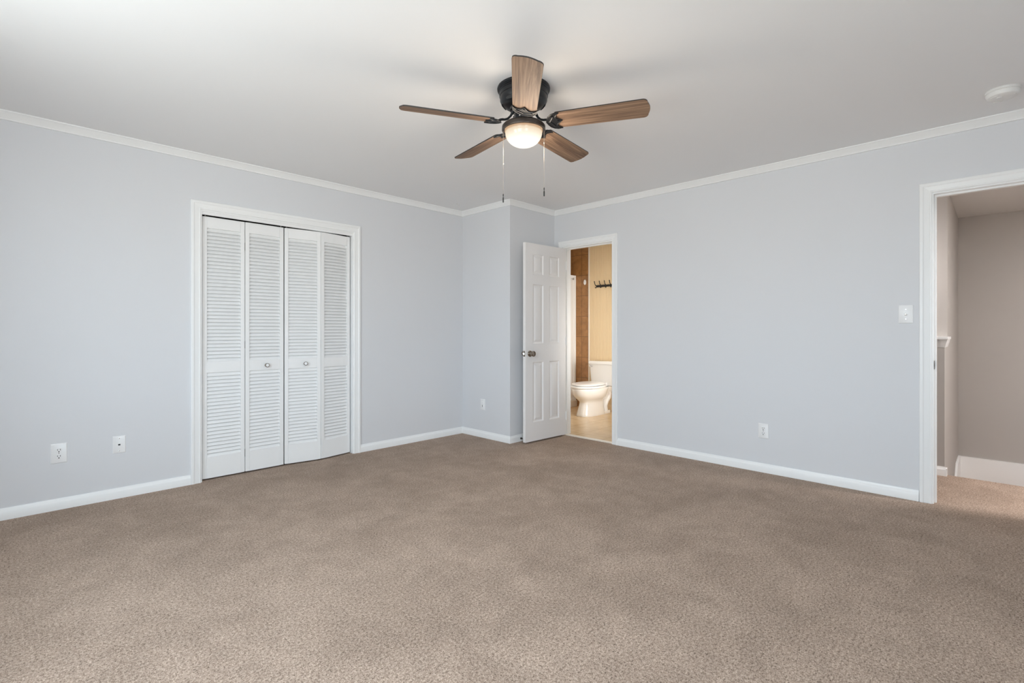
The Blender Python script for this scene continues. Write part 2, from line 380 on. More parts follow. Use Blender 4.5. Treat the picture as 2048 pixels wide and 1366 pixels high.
def jambs(Y0, Y1, stop0, stop1):
    def f(mb):
        mb.box(XR-.002, XR+T+.002, Y0-.012, Y0+.006, 0, DH); mb.box(XR-.002, XR+T+.002, Y1-.006, Y1+.012, 0, DH); mb.box(XR-.002, XR+T+.002, Y0+.006, Y1-.006, DH-.008, DH+.010)
        mb.box(XR+stop0, XR+stop1, Y0+.006, Y0+.017, 0, DH-.008); mb.box(XR+stop0, XR+stop1, Y1-.017, Y1-.006, 0, DH-.008); mb.box(XR+stop0, XR+stop1, Y0+.017, Y1-.017, DH-.019, DH-.008)
    return f
casing('trim_8', BY0, BY1, DH+.002, lambda u, h_, o_: (XR-o_, u, h_), 'white casing and jamb of the bathroom door', jambs(BY0, BY1, .038, .072))
casing('trim_9', DY0-.002, DY1+.002, DH+.002, lambda u, h_, o_: (XR-o_, u, h_), 'white casing and jamb of the hall doorway', jambs(DY0, DY1, .038, .072))
# far sides of the two doorways
casing('trim_10', DY0-.002, DY1+.002, DH+.002, lambda u, h_, o_: (XR+T+o_, u, h_), 'casing on the hall side of the doorway')
# strike plates on the jambs
for nm, y_, z_, dy, lb in (('strike_plate', BY0+.006, .905, .002, 'dark strike plate on the bathroom door jamb'), ('strike_plate', DY1-.006, .905, -.002, 'dark strike plate on the hall doorway jamb')):
    mb = MB(); r_ = []
    for k in range(24):
        t_ = 2*PI*k/24; r_.append((XR+.022+.013*math.copysign(abs(math.cos(t_))**.8, math.cos(t_)), z_+.029*math.copysign(abs(math.sin(t_))**.7, math.sin(t_))))
    mb.add([(x_, y_, q) for x_, q in r_]+[(x_, y_+dy, q) for x_, q in r_], [tuple(range(24)), tuple(range(24, 48))[::-1]]+[(k, (k+1) % 24, 24+(k+1) % 24, 24+k) for k in range(24)])
    e = mb.build(nm, M['bronze'], label=lb, category='strike plate', bevel=.0005)
    h2 = MB(); h2.box(XR+.016, XR+.028, y_, y_+dy*1.2, z_-.011, z_+.011); h2.build('latch_hole', M['slot'], e)

# ------------------------------------------------------------------ louvred bifold closet doors
LW, LT_, LH0, LH1 = .3005, .028, .012, 1.993
ST = .030
def louver_leaf(parent, p0, p1):
    """leaf whose front face runs from p0 to p1 (world XY), seen from -Y"""
    p0 = Vector(p0); p1 = Vector(p1); d = p1-p0; wd = d.length-.005; ang = math.atan2(d.y, d.x)
    mb = MB()
    mb.box(0, ST, 0, LT_, LH0, LH1); mb.box(wd-ST, wd, 0, LT_, LH0, LH1)
    for z0, z1 in ((LH0, .170), (.811, .894), (1.909, LH1)): mb.box(ST, wd-ST, 0, LT_, z0, z1)
    leaf = mb.build('door_leaf', M['louver'], parent, loc=(p0.x-parent.location.x, p0.y-parent.location.y, 0), rot=(0, 0, ang), bevel=.0018)
    for z0, z1, n_ in ((.170, .811, 23), (.894, 1.909, 37)):
        lv = MB(); pt = (z1-z0)/n_
        for k in range(n_):
            zb = z0+k*pt-.001
            # slat: low front edge, high back edge
            sec = [(.0050, zb+.0005), (.0022, zb+.0030), (.0040, zb+.0052), (.0225, zb+pt+.0050), (.0270, zb+pt+.0030)]
            sec = [(y_, min(max(q, z0), z1)) for y_, q in sec]
            lv.add([(ST-.002, y_, q) for y_, q in sec]+[(wd-ST+.002, y_, q) for y_, q in sec], [tuple(range(5)), tuple(range(5, 10))[::-1]]+[(i, (i+1) % 5, 5+(i+1) % 5, 5+i) for i in range(5)])
        lv.build('louvers', M['louver'], leaf)
    return leaf, wd
def bifold(n, pts, knob_leaf, kx, label):
    e = empty('door_%d' % n, (pts[0][0], pts[0][1], 0), kind='structure', label=label)
    ls = []
    for q0, q1 in zip(pts, pts[1:]): ls.append(louver_leaf(e, q0, q1))
    leaf, wd = ls[knob_leaf]
    kb = MB(); kb.lathe([(.0125, 0), (.0125, .003), (.006, .006), (.006, .014), (.012, .018), (.0165, .024), (.0165, .029)], 28)
    kb.xf(Matrix.Rotation(PI/2, 4, 'X'))
    k = kb.build('knob', M['nickel'], leaf, smooth=40, loc=(kx, 0, .850), label='round dark metal knob with a white face')
    kf = MB(); kf.lathe([(.0125, 0), (.0125, .003), (.009, .0055), (.004, .0065)], 28); kf.xf(Matrix.Rotation(PI/2, 4, 'X'))
    kf.build('knob_face', M['knob'], k, smooth=50, loc=(0, -.0285, 0))
    # butterfly hinges at the fold, pivots on top
    hg = pts[1]
    for z_ in (.16, 1.02, 1.80):
        h2 = MB(); h2.tube([(0, 0, z_-.03), (0, 0, z_+.03)], .004, 10); h2.build('hinge', M['bronze'], e, loc=(hg[0]-pts[0][0], hg[1]-pts[0][1]+.012, 0))
    for px_ in (pts[0][0]+.022 if knob_leaf == 1 else pts[2][0]-.022, pts[2][0]-.022 if knob_leaf == 1 else pts[0][0]+.022):
        h2 = MB(); h2.tube([(px_-pts[0][0], .016, LH1), (px_-pts[0][0], .016, LH1+.014)], .004, 10); h2.build('pivot_pin', M['chrome'], e)
FY = YL+.030
bifold(2, [(1.0445, FY), (1.3430, FY-.002), (1.6440, FY)], 1, .157, 'left pair of white louvred bifold closet doors')
bifold(3, [(1.6470, FY), (1.9430, FY-.045), (2.2400, FY+.004)], 0, .163, 'right pair of white louvred bifold closet doors, slightly folded')
mb = MB(); mb.box(CX0+.004, CX1-.004, YL+.004, YL+.010, 2.001, DH-.005); mb.box(CX0+.004, CX1-.004, YL+.010, YL+.062, DH-.010, DH-.005)
mb.build('trim_11', M['louver'], kind='structure', label='white track over the closet doors')

# ------------------------------------------------------------------ six panel bathroom door
DW, DT = .610, .035
d1 = empty('door_1', (4.238, 3.346, 0), math.radians(177.65), kind='structure', label='white six-panel door standing open into the bedroom')
mb = MB(); zt, zb = 2.012, .016
xs = [0, .108, .270, .352, .514, DW]; cols = [(.105, .262), (.348, .505)]
rows = [(.205, .816), (.998, 1.600), (1.697, 1.907)]
def face(y_, s_):
    # s_: +1 front (y up to y_), panels sunk towards -s_
    cuts_x = [0]+[q for c_ in cols for q in c_]+[DW]; cuts_z = [zb]+[q for c_ in rows for q in c_]+[zt]
    for i in range(len(cuts_x)-1):
        for j in range(len(cuts_z)-1):
            x0, x1, z0, z1 = cuts_x[i], cuts_x[i+1], cuts_z[j], cuts_z[j+1]
            if i % 2 == 1 and j % 2 == 1:
                steps = [(0, 0), (.004, -.0015), (.010, -.007), (.016, -.0085), (.022, -.0085), (.040, -.0025), (.043, -.002)]
                rg = [[(x0+a_, y_+s_*dd, z0+a_), (x1-a_, y_+s_*dd, z0+a_), (x1-a_, y_+s_*dd, z1-a_), (x0+a_, y_+s_*dd, z1-a_)] for a_, dd in steps]
                n_ = 4; vs = [p for r_ in rg for p in r_]
                fs = [(k*4+q, k*4+(q+1) % 4, k*4+4+(q+1) % 4, k*4+4+q) for k in range(len(rg)-1) for q in range(4)]+[tuple(len(vs)-4+q for q in range(4))]
                mb.add(vs, fs)
            else: mb.add([(x0, y_, z0), (x1, y_, z0), (x1, y_, z1), (x0, y_, z1)], [(0, 1, 2, 3)])
    return cuts_x, cuts_z
cxs, czs = face(0, 1); face(-DT, -1)
for a_, b_ in zip(cxs, cxs[1:]):
    for z_ in (zb, zt): mb.add([(a_, 0, z_), (b_, 0, z_), (b_, -DT, z_), (a_, -DT, z_)], [(0, 1, 2, 3)])
for a_, b_ in zip(czs, czs[1:]):
    for x_ in (0, DW): mb.add([(x_, 0, a_), (x_, 0, b_), (x_, -DT, b_), (x_, -DT, a_)], [(0, 1, 2, 3)])
leaf = mb.build('door_leaf', M['door'], d1, smooth=12)
kn = [(.031, 0), (.031, .004), (.027, .008), (.016, .011), (.0125, .016), (.0125, .026), (.019, .032), (.0265, .040), (.0285, .048), (.027, .056), (.020, .061), (.008, .063)]
for s_, y_ in ((-1, 0), (1, -DT)):
    kb = MB(); kb.lathe(kn, 36); kb.xf(Matrix.Rotation(s_*PI/2, 4, 'X'))
    kb.build('door_knob', M['nickel'], leaf, smooth=35, loc=(DW-.062, y_, .900), label='brushed nickel round knob')
mb = MB(); mb.box(DW, DW+.0015, -DT/2-.0125, -DT/2+.0125, .872, .928); mb.build('latch_plate', M['nickel'], leaf, bevel=.0006)
mb = MB(); mb.prism([(DW+.0015, -DT/2-.006), (DW+.012, -DT/2-.006), (DW+.004, -DT/2+.007), (DW+.0015, -DT/2+.007)], .891, .909); mb.build('latch_bolt', M['chrome'], leaf)
for z_ in (.22, 1.02, 1.83):
    mb = MB(); mb.tube([(-.004, .004, z_-.045), (-.004, .004, z_+.045)], .0055, 12); mb.box(0, .0015, -.03, -.001, z_-.045, z_+.045)
    mb.build('hinge', M['trim'], d1)

# ------------------------------------------------------------------ ceiling fan
FX, FYY = 1.967, 1.841
fan = empty('ceiling_fan', (FX, FYY, 0), label='black flush-mount ceiling fan with five wooden blades and a lit frosted bowl', category='ceiling fan')
mb = MB(); mb.lathe([(.141, H), (.143, H-.006), (.142, H-.012), (.138, H-.014), (.1385, H-.019), (.134, H-.021), (.1345, H-.026), (.131, H-.029), (.131, H-.047), (.127, H-.050), (.1275, H-.068), (.122, H-.080), (.108, H-.092), (.085, H-.100), (.062, H-.103)], 72)
mb.build('motor_housing', M['black'], fan, smooth=28)
# vent slots on the lower dish
for k in range(5):
    a_ = math.radians(224.65+36+72*k); mb = MB()
    for s_ in range(9):
        t_ = a_+(s_-4)*.07; r1, r2 = .115, .1215
        mb.add([], [])
    rr_ = []
    for s_ in range(10):
        t_ = a_+(s_-4.5)*.065; w_ = .004*math.sin(PI*(s_+.5)/10)+.0008
        rr_.append([((.1175-w_)*math.cos(t_), (.1175-w_)*math.sin(t_), H-.0885-w_), ((.1175+w_)*math.cos(t_), (.1175+w_)*math.sin(t_), H-.0835+w_*.3), ((.1175+w_)*math.cos(t_), (.1175+w_)*math.sin(t_), H-.080), ((.1175-w_)*math.cos(t_), (.1175-w_)*math.sin(t_), H-.080)])
    mb.loft(rr_); mb.build('vent_slot', M['slot'], fan)
mb = MB(); mb.lathe([(.062, H-.100), (.075, H-.108), (.074, H-.120), (.052, H-.126), (.051, H-.178), (.054, H-.186)], 48)
mb.build('switch_housing', M['black'], fan, smooth=30)
for a_ in (200, 250, 290):
    t_ = math.radians(a_); mb = MB(); mb.lathe([(.0045, 0), (.0045, .002), (.003, .0035)], 12); mb.xf(Matrix.Translation((.0505*math.cos(t_), .0505*math.sin(t_), H-.165)) @ Matrix.Rotation(t_, 4, 'Z') @ Matrix.Rotation(PI/2, 4, 'Y'))
    mb.build('screw', M['chrome'], fan, smooth=40)
ZR = 2.226
mb = MB(); mb.lathe([(.050, ZR+.036), (.085, ZR+.026), (.108, ZR+.016), (.117, ZR+.006), (.118, ZR-.012), (.1165, ZR-.016), (.106, ZR-.016), (.105, ZR-.012), (.105, ZR+.004), (.06, ZR+.010)], 72)
mb.build('light_ring', M['bronze'], fan, smooth=28)
prof = [(.102, ZR+.000), (.102, ZR-.020), (.0995, ZR-.0265)]+[(.0995*math.cos(q*PI/2/12)**.9 if q < 12 else .0, ZR-.0265-.075*math.sin(q*PI/2/12)) for q in range(1, 12)]+[(.004, ZR-.1015)]
mb = MB(); mb.lathe(prof, 64)
shade = mb.build('glass_shade', M['glass_lit'], fan, smooth=40)
bl = lamp('fan_glow_light', 'POINT', (0, 0, ZR-.062), 20, (1, .86, .70), .116); bl.parent = fan  # soft light added round the bowl for blades and room, no bulb inside
def blade_outline(r0, r1, w0, w1):
    pts = []
    # lower side root -> tip, rounded tip corners, back along the other side
    pts += [(r0+.000, -w0*.5+.012), (r0+.004, -w0*.5+.003), (r0+.012, -w0*.5)]
    for q in range(1, 8): s_ = q/8; pts.append((r0+.012+(r1-.034-r0-.012)*s_, -(w0+(w1-w0)*s_**.8)*.5))
    c_ = .024
    for q in range(7): t_ = -PI/2+PI/2*q/6; pts.append((r1-c_-.010+c_*math.cos(t_), -w1*.5+c_+c_*math.sin(t_)))
    for q in range(1, 8): s_ = -1+2*q/8; pts.append((r1-.010+.010*math.cos(s_*PI/2), s_*(w1*.5-c_)))
    top = [(x_, -y_) for x_, y_ in pts[:3+7+7]][::-1]
    return pts+top
blades = []
for k in range(5):
    ang = math.radians(224.65+72*k)
    be = MB(); ol = blade_outline(.178, .660, .124, .137)
    n_ = len(ol)
    vs = [(x_, y_, -.003) for x_, y_ in ol]+[(x_, y_, .003) for x_, y_ in ol]
    be.cur = 0; be.add(vs, [tuple(range(n_))[::-1], tuple(range(n_, 2*n_))])
    be.cur = 1; be.add(vs, [(i, (i+1) % n_, n_+(i+1) % n_, n_+i) for i in range(n_)])
    if k == 0:
        b_ = be.build('fan_blade', [M['wood'], M['edge']], fan, loc=(0, 0, 2.247)); first = b_
    else:
        b_ = first.copy(); C.objects.link(b_)
    b_.rotation_mode = 'QUATERNION'
    PIT = math.radians(-14)
    b_.rotation_quaternion = (Matrix.Rotation(ang, 3, 'Z') @ Matrix.Rotation(PIT, 3, 'X')).to_quaternion()
    if k == 0:
        # blade iron: S-arm in the blade's frame plus the two-horned clamp under the blade
        ir = MB()
        ir.tube([(.060, 0, .062), (.068, 0, .048), (.078, 0, .030), (.092, 0, .016), (.108, 0, .010), (.122, 0, .009), (.132, 0, .006), (.141, 0, -.001), (.152, 0, -.006)], .006, 10, rr=[.009, .0075, .006, .006, .006, .0065, .007, .008, .006])
        horns = [(.128, 0), (.134, -.020), (.144, -.040), (.160, -.055), (.180, -.062), (.204, -.060), (.190, -.051), (.182, -.036), (.184, -.022), (.198, -.010), (.212, 0)]
        hp = horns+[(x_, -y_) for x_, y_ in horns[1:-1]][::-1]
        ir.prism(hp, -.0075, -.0032)
        # raised rim that makes it read as a cast clamp
        ir.tube([(x_, y_, -.008) for x_, y_ in hp[-10:]+hp[:11]], .003, 8)
        for sx_ in ((.165, -.038), (.165, .038), (.190, 0)): ir.lathe([(.006, -.0115), (.006, -.0095), (.0065, -.0075)], 14, sx_[0], sx_[1])
        for f_ in ((-1), (1)): ir.tube([(.146, 0, -.007), (.158, f_*.018, -.008), (.168, f_*.036, -.008)], .004, 8)
        iron = ir.build('blade_bracket', M['black'], b_, smooth=40)
    else:
        c_ = iron.copy(); C.objects.link(c_); c_.parent = b_
def chain(name, lat, dep, z0, z1, zbead):
    """pull chain hanging from the light ring"""
    Rv = Vector((math.sin(YAW), -math.cos(YAW), 0)); Fv = Vector((math.cos(YAW), math.sin(YAW), 0)); p = Rv*lat+Fv*dep
    mb = MB(); mb.tube([(p.x, p.y, z0), (p.x, p.y, z1+.045)], .0009, 8)
    z = z0
    while z > z1+.05:
        mb.lathe([(.0004, z-.0016), (.0016, z-.0008), (.0016, z+.0008), (.0004, z+.0016)], 8, p.x, p.y); z -= .0055
    mb.lathe([(.0012, zbead-.005), (.0032, zbead-.002), (.0032, zbead+.003), (.0012, zbead+.006)], 12, p.x, p.y)
    c_ = mb.build(name, M['chain'], fan, smooth=40)
    fb = MB(); fb.lathe([(.0012, z1+.048), (.0026, z1+.044), (.0026, z1+.036), (.0014, z1+.033), (.0022, z1+.030), (.0036, z1+.024), (.0036, z1+.004), (.0026, z1)], 14, p.x, p.y)
    fb.build('pull_fob', M['fob'], c_, smooth=40)
chain('pull_chain', -.1105, 0, ZR-.014, 1.823, 2.030)
chain('pull_chain', .1105, 0, ZR-.014, 1.857, 2.146)

# ------------------------------------------------------------------ smoke detector, ceiling hook
sd = empty('smoke_detector', (3.805, -.008, H), label='round white smoke detector on the ceiling above the hall doorway', category='smoke detector')
mb = MB(); mb.lathe([(.070, 0), (.072, -.004), (.072, -.012), (.069, -.014)], 56); mb.build('mounting_base', M['plastic'], sd, smooth=30)
mb = MB(); mb.lathe([(.067, -.013), (.070, -.017), (.070, -.026), (.064, -.037), (.052, -.043), (.030, -.045), (.006, -.0455)], 56); bd = mb.build('detector_cover', M['plastic'], sd, smooth=30)
mb = MB(); mb.lathe([(.013, -.044), (.013, -.0475), (.010, -.049), (.002, -.0495)], 28, -.022, .012); mb.build('test_button', M['plastic'], bd, smooth=30)
for k in range(3):
    mb = MB(); rr_ = []
    for s_ in range(9):
        t_ = math.radians(20+k*120)+(s_-4)*.09; rr_.append([(q*math.cos(t_), q*math.sin(t_), z_) for q, z_ in ((.052, -.0425), (.0565, -.0405), (.0565, -.0435), (.052, -.0450))])
    mb.loft(rr_); mb.build('vent', M['plastic'], bd)
mb = MB(); mb.lathe([(.011, H), (.011, H-.002), (.004, H-.004)], 18, 3.282, 4.008)
mb.tube([(3.282, 4.008, H-.002), (3.282, 4.008, H-.016), (3.286, 4.006, H-.028), (3.294, 4.002, H-.030), (3.299, 3.999, H-.024)], .002, 8)
mb.build('ceiling_hook', M['plastic'], smooth=40, label='tiny white screw hook in the ceiling near the far left corner', category='hook')

# ------------------------------------------------------------------ wall plates. local frame: x along the wall, -y out of the wall, z up
def plate_base(name, loc, rz, w_, h_, label, cat, t_=.006):
    e = empty(name, loc, rz, label=label, category=cat)
    mb = MB(); mb.loft([[(-w_/2, 0, -h_/2), (w_/2, 0, -h_/2), (w_/2, 0, h_/2), (-w_/2, 0, h_/2)], [(-w_/2, -t_*.45, -h_/2), (w_/2, -t_*.45, -h_/2), (w_/2, -t_*.45, h_/2), (-w_/2, -t_*.45, h_/2)],
                        [(-w_/2+.005, -t_, -h_/2+.005), (w_/2-.005, -t_, -h_/2+.005), (w_/2-.005, -t_, h_/2-.005), (-w_/2+.005, -t_, h_/2-.005)]])
    return e, mb.build('cover_plate', M['plate'], e, bevel=.0008)
def screw(p, x_, z_, y_=-.006):
    mb = MB(); mb.lathe([(.0032, 0), (.0032, .0008), (.002, .0013)], 14); mb.xf(Matrix.Translation((x_, y_, z_)) @ Matrix.Rotation(PI/2, 4, 'X')); mb.build('screw', M['chrome'], p)
def duplex(name, loc, rz, w_, h_, label):
    e, pl = plate_base(name, loc, rz, w_, h_, label, 'outlet')
    for s_ in (-1, 1):
        zc = s_*.0195; mb = MB(); ol = []
        for k in range(32):
            t_ = 2*PI*k/32; x_ = .0172*math.cos(t_); z_ = .0172*math.sin(t_); ol.append((x_, max(-.0145, min(.0145, z_))))
        mb.loft([[(x_, -.004, zc+z_) for x_, z_ in ol], [(x_, -.0085, zc+z_) for x_, z_ in ol], [(x_*.95, -.0092, zc+z_*.95) for x_, z_ in ol]])
        r_ = mb.build('receptacle', M['plate'], pl, smooth=30)
        sl = MB(); sl.box(-.0078, -.0052, -.0096, -.0088, zc-.001, zc+.0085); sl.box(.0052, .0078, -.0096, -.0088, zc-.001, zc+.0085)
        sl.lathe([(.0034, 0), (.0034, .0008)], 14); n0 = len(sl.v)-28
        for i in range(n0, len(sl.v)): x_, y_, z_ = sl.v[i]; sl.v[i] = (x_, -.0088-z_, zc-.0085+y_)
        sl.build('slots', M['slot'], r_)
    screw(pl, 0, 0); return e
duplex('wall_outlet', (.243, YL, .355), 0, .079, .124, 'white duplex outlet on the closet wall, nearest the left edge of the photo')
e, pl = plate_base('phone_jack', (.545, YL, .362), 0, .070, .114, 'white phone jack plate between the outlet and the closet', 'phone jack')
mb = MB(); mb.box(-.0095, .0095, -.0075, -.0055, -.010, .010); jf = mb.build('jack', M['plate'], pl, bevel=.0008)
mb = MB(); mb.box(-.006, .006, -.0080, -.0074, -.006, .004); mb.build('socket', M['slot'], jf)
screw(pl, 0, .042); screw(pl, 0, -.042)
e, pl = plate_base('wall_plate', (XC, 3.9185, .349), -PI/2, .070, .114, 'small white wall plate low on the bright face of the corner box', 'wall plate')
mb = MB(); mb.box(-.016, .016, -.0085, -.0055, -.034, .034); jf = mb.build('insert', M['plate'], pl, bevel=.001)
mb = MB(); mb.box(-.003, .003, -.0092, -.0084, -.026, -.004); mb.build('slots', M['slot'], jf)
screw(pl, 0, .048); screw(pl, 0, -.048)
duplex('wall_outlet', (XR, 1.353, .330), -PI/2, .078, .117, 'white duplex outlet low on the wall between the two doorways')
e, pl = plate_base('light_switch', (XR, .4555, 1.241), -PI/2, .079, .122, 'white switch plate beside the hall doorway', 'light switch')
mb = MB(); mb.lathe([(.012, 0), (.012, .0015), (.0065, .003), (.0055, .009), (.003, .011)], 24); mb.xf(Matrix.Translation((0, -.006, 0)) @ Matrix.Rotation(PI/2, 4, 'X')); mb.build('switch_knob', M['plate'], pl, smooth=35)
mb = MB(); mb.lathe([(.0032, 0), (.0028, .0012)], 16); mb.xf(Matrix.Translation((0, -.0165, 0)) @ Matrix.Rotation(PI/2, 4, 'X')); mb.build('switch_tip', M['nickel'], pl)
screw(pl, 0, .033); screw(pl, 0, -.033)

# ------------------------------------------------------------------ spring door stop behind the open door
mb = MB()
mb.lathe([(.010, 0), (.010, .004), (.005, .006)], 16)
pts = [(.005*math.cos(q*.7), .005*math.sin(q*.7), .006+q*.0008) for q in range(84)]; mb.tube(pts, .0012, 6)
ds = empty('door_stop', (3.700, YC-.014, .030), label='dark spring door stop on the baseboard behind the open door', category='door stop')
mb.xf(Matrix.Rotation(PI/2, 4, 'X')); mb.build('spring', M['bronze'], ds, smooth=40)
mb = MB(); mb.lathe([(.004, .072), (.007, .073), (.007, .082), (.004, .084)], 14); mb.xf(Matrix.Rotation(PI/2, 4, 'X')); mb.build('rubber_tip', M['fob'], ds, smooth=40)

# ------------------------------------------------------------------ bathroom
BX = 6.0; BYa, BYb = 2.35, 5.35; BT = 4.305
mb = MB(); mb.box(XR+.045, BX+.15, BYa, BYb+.15, -.06, .002); struct(mb, 'floor_bathroom', M['floortile'], 'tan tiled bathroom floor')
mb = MB(); mb.box(XR+.002, XR+.058, BY0+.006, BY1-.006, 0, .008); mb.build('trim_12', M['marble'], kind='structure', bevel=.002, label='cream threshold strip under the bathroom doorway')
# beadboard: vertical grooves every 4 cm
mb = MB(); y_ = BYa; prof_ = []
while y_ < BT-.001:
    y2 = min(y_+.0405, BT)
    prof_ += [(BX, y_), (BX, y2-.0070), (BX+.0020, y2-.0055), (BX+.0004, y2-.004), (BX+.0020, y2-.0020)]; y_ = y2
prof_ += [(BX, BT)]; poly = prof_+[(BX+.12, BT), (BX+.12, BYa)]
mb.prism(poly, 0, H); struct(mb, 'wall_bathroom_beadboard', M['bead'], 'cream beadboard wall behind the toilet')
mb = MB(); mb.box(BX+.005, BX+.12, BT, BYb+.1, 0, H); struct(mb, 'wall_bathroom_tile', M['browntile'], 'brown stone-tiled shower wall')
mb = MB(); mb.box(BX-.004, BX+.007, BT-.012, BT+.010, .0, H); mb.build('trim_13', M['marble'], kind='structure', bevel=.002, label='cream edge strip between beadboard and brown tile')
mb = MB(); mb.box(XR+T, BX+.12, BYb, BYb+.1, 0, H); struct(mb, 'wall_bathroom_end', M['browntile'], 'far end wall of the shower')
mb = MB(); mb.box(XR+T, BX+.12, BYa-.1, BYa, 0, H); struct(mb, 'wall_bathroom_side', M['ceiling'], 'bathroom side wall out of the picture')
mb = MB(); mb.box(XR+T, XR+T+.05, YL+T, BYb, 0, H); struct(mb, 'wall_bathroom_front', M['hallwall'], 'bathroom wall beside the door')
mb = MB(); mb.box(XR+T/2, BX+.12, BYa-.1, BYb+.1, H, H+.1); struct(mb, 'ceiling_bathroom', M['ceiling'], 'bathroom ceiling')
mb = MB(); bpb = [(0, 0), (.014, 0), (.014, .060), (.009, .072), (.005, .085), (0, .085)]; sweep(mb, bpb, (BX, BYa), (BX, BT-.012), 0, 0, flat3)
mb.build('baseboard_bathroom', M['bead'], smooth=30, kind='structure', label='cream baseboard below the beadboard')
# shower screen on its curb, plane y = 4.56
SY = 4.560
mb = MB(); mb.box(4.75, BX+.005, SY-.04, SY+.08, .002, .095); mb.build('trim_14', M['marble'], bevel=.006, kind='structure', label='beige shower curb')
ss = empty('shower_screen', (BX, SY, .095), label='white-framed shower screen standing on the beige curb by the brown tile', category='shower screen')
mb = MB(); mb.box(-.040, .004, -.016, .016, 0, 1.86); mb.build('wall_post', M['trim'], ss, bevel=.003)
mb = MB(); mb.box(-1.20, -.040, -.014, .014, 1.815, 1.86); mb.box(-1.20, -.040, -.014, .014, 0, .040); mb.box(-1.24, -1.20, -.014, .014, 0, 1.86); mb.build('screen_frame', M['trim'], ss, bevel=.003)
mb = MB(); mb.box(-1.20, -.040, -.004, .004, .040, 1.815); mb.build('screen_panel', M['plastic'], ss)
mb = MB(); mb.tube([(-.075, -.012, 1.80), (-.075, -.030, 1.80)], .010, 14); mb.tube([(-.075, -.030, 1.79), (-.075, -.030, 1.82)], .006, 10); mb.build('bracket', M['chrome'], ss, smooth=40)
# white oval hook on the tile
mb = MB(); rg = []
for s_, d_ in ((1, 0), (1, .004), (.92, .008), (.6, .011), (.1, .012)): rg.append([(-d_, .021*s_*math.cos(2*PI*k/24), .040*s_*math.sin(2*PI*k/24)) for k in range(24)])
mb.loft(rg); mb.tube([(-.008, 0, -.012), (-.024, 0, -.020), (-.028, 0, -.008)], .005, 10)
mb.build('adhesive_hook', M['knob'], smooth=45, loc=(BX+.005, 4.382, 1.845), label='white oval stick-on hook on the brown shower tile', category='hook')
# coat rack
rk = empty('coat_rack', (BX, 4.00, 1.772), label='black metal coat rack with hooks on the cream beadboard above the toilet', category='coat rack')
Y0, Y1 = -.180, .176
mb = MB(); mb.box(-.010, .0, Y0, Y1, -.016, .014); mb.build('rail', M['iron'], rk, bevel=.003)
for k in range(5):
    y_ = Y1-.010-k*.0845; mb = MB()
    mb.tube([(-.008, y_, .006), (-.030, y_+.001, .010), (-.046, y_+.004, .030), (-.055, y_+.006, .062)], .0055, 10, rr=[.006, .0055, .005, .006])
    mb.tube([(-.008, y_, -.008), (-.024, y_, -.026), (-.036, y_, -.028), (-.042, y_, -.014)], .005, 10)
    mb.lathe([(.001, -.008), (.007, -.004), (.007, .004), (.001, .008)], 12); n0 = len(mb.v)-48
    for i in range(n0, len(mb.v)): q = mb.v[i]; mb.v[i] = (q[0]-.055, q[1]+y_+.006, q[2]+.064)
    mb.build('hook', M['iron'], rk, smooth=45)

# toilet, facing -X. local: x forward from the wall (towards the bedroom), y sideways, z up
to = empty('toilet', (BX-.02, 3.940, 0), PI, label='white two-piece toilet with closed lid seen through the bathroom doorway', category='toilet')
def egg(xb, xf, w_, z_, n=40, p=2.2, sharp=.0):
    cx_ = xb+(xf-xb)*.45; out_ = []
    for k in range(n):
        t_ = 2*PI*k/n; c_, s_ = math.cos(t_), math.sin(t_)
        rx = (xf-cx_) if c_ > 0 else (cx_-xb)
        e_ = 2/p
        out_.append((cx_+rx*math.copysign(abs(c_)**e_, c_), w_/2*math.copysign(abs(s_)**e_, s_)*(1-sharp*max(c_, 0)**2), z_))
    return out_
mb = MB()
mb.loft([egg(.19, .700, .235, .002, p=2.8), egg(.19, .704, .238, .010, p=2.8), egg(.195, .698, .230, .03, p=2.7), egg(.205, .678, .215, .09, p=2.6), egg(.21, .660, .206, .14, p=2.5), egg(.21, .652, .206, .172, p=2.4), egg(.205, .660, .222, .197, p=2.3),
         egg(.20, .700, .275, .225, p=2.2), egg(.19, .748, .325, .258, p=2.15), egg(.17, .778, .352, .295, p=2.1), egg(.15, .788, .365, .335, p=2.1), egg(.14, .790, .367, .362, p=2.1), egg(.15, .785, .358, .370, p=2.1)])
bowl = mb.build('bowl', M['porcelain'], to, smooth=60)
# rear trap: serpentine relief along both sides and the tank deck
for s_ in (-1, 1):
    mb = MB()
    mb.tube([(.40, s_*.066, .10), (.36, s_*.072, .17), (.30, s_*.078, .25), (.235, s_*.080, .305), (.165, s_*.080, .315), (.125, s_*.078, .27), (.135, s_*.076, .215), (.185, s_*.074, .165), (.215, s_*.072, .11), (.205, s_*.070, .03)], .04, 16, rr=[.018, .026, .030, .032, .033, .033, .033, .032, .032, .036])
    mb.build('trapway', M['porcelain'], bowl, smooth=60)
mb = MB(); mb.loft([egg(.08, .34, .20, .002, p=3.5), egg(.08, .34, .20, .030, p=3.5), egg(.09, .33, .185, .040, p=3.5)]); mb.build('foot', M['porcelain'], bowl, smooth=50)
mb = MB(); mb.loft([egg(.10, .40, .11, .03, p=3.5), egg(.11, .42, .11, .12, p=3.5), egg(.12, .42, .12, .22, p=3.5), egg(.10, .44, .14, .30, p=3.5), egg(.08, .44, .16, .362, p=3.5)]); mb.build('rear_body', M['porcelain'], bowl, smooth=50)
mb = MB(); mb.loft([egg(.06, .30, .14, .20, p=3), egg(.03, .32, .22, .30, p=3.2), egg(.02, .34, .26, .345, p=3.4), egg(.02, .34, .26, .370, p=3.4)]); mb.build('tank_deck', M['porcelain'], bowl, smooth=50)
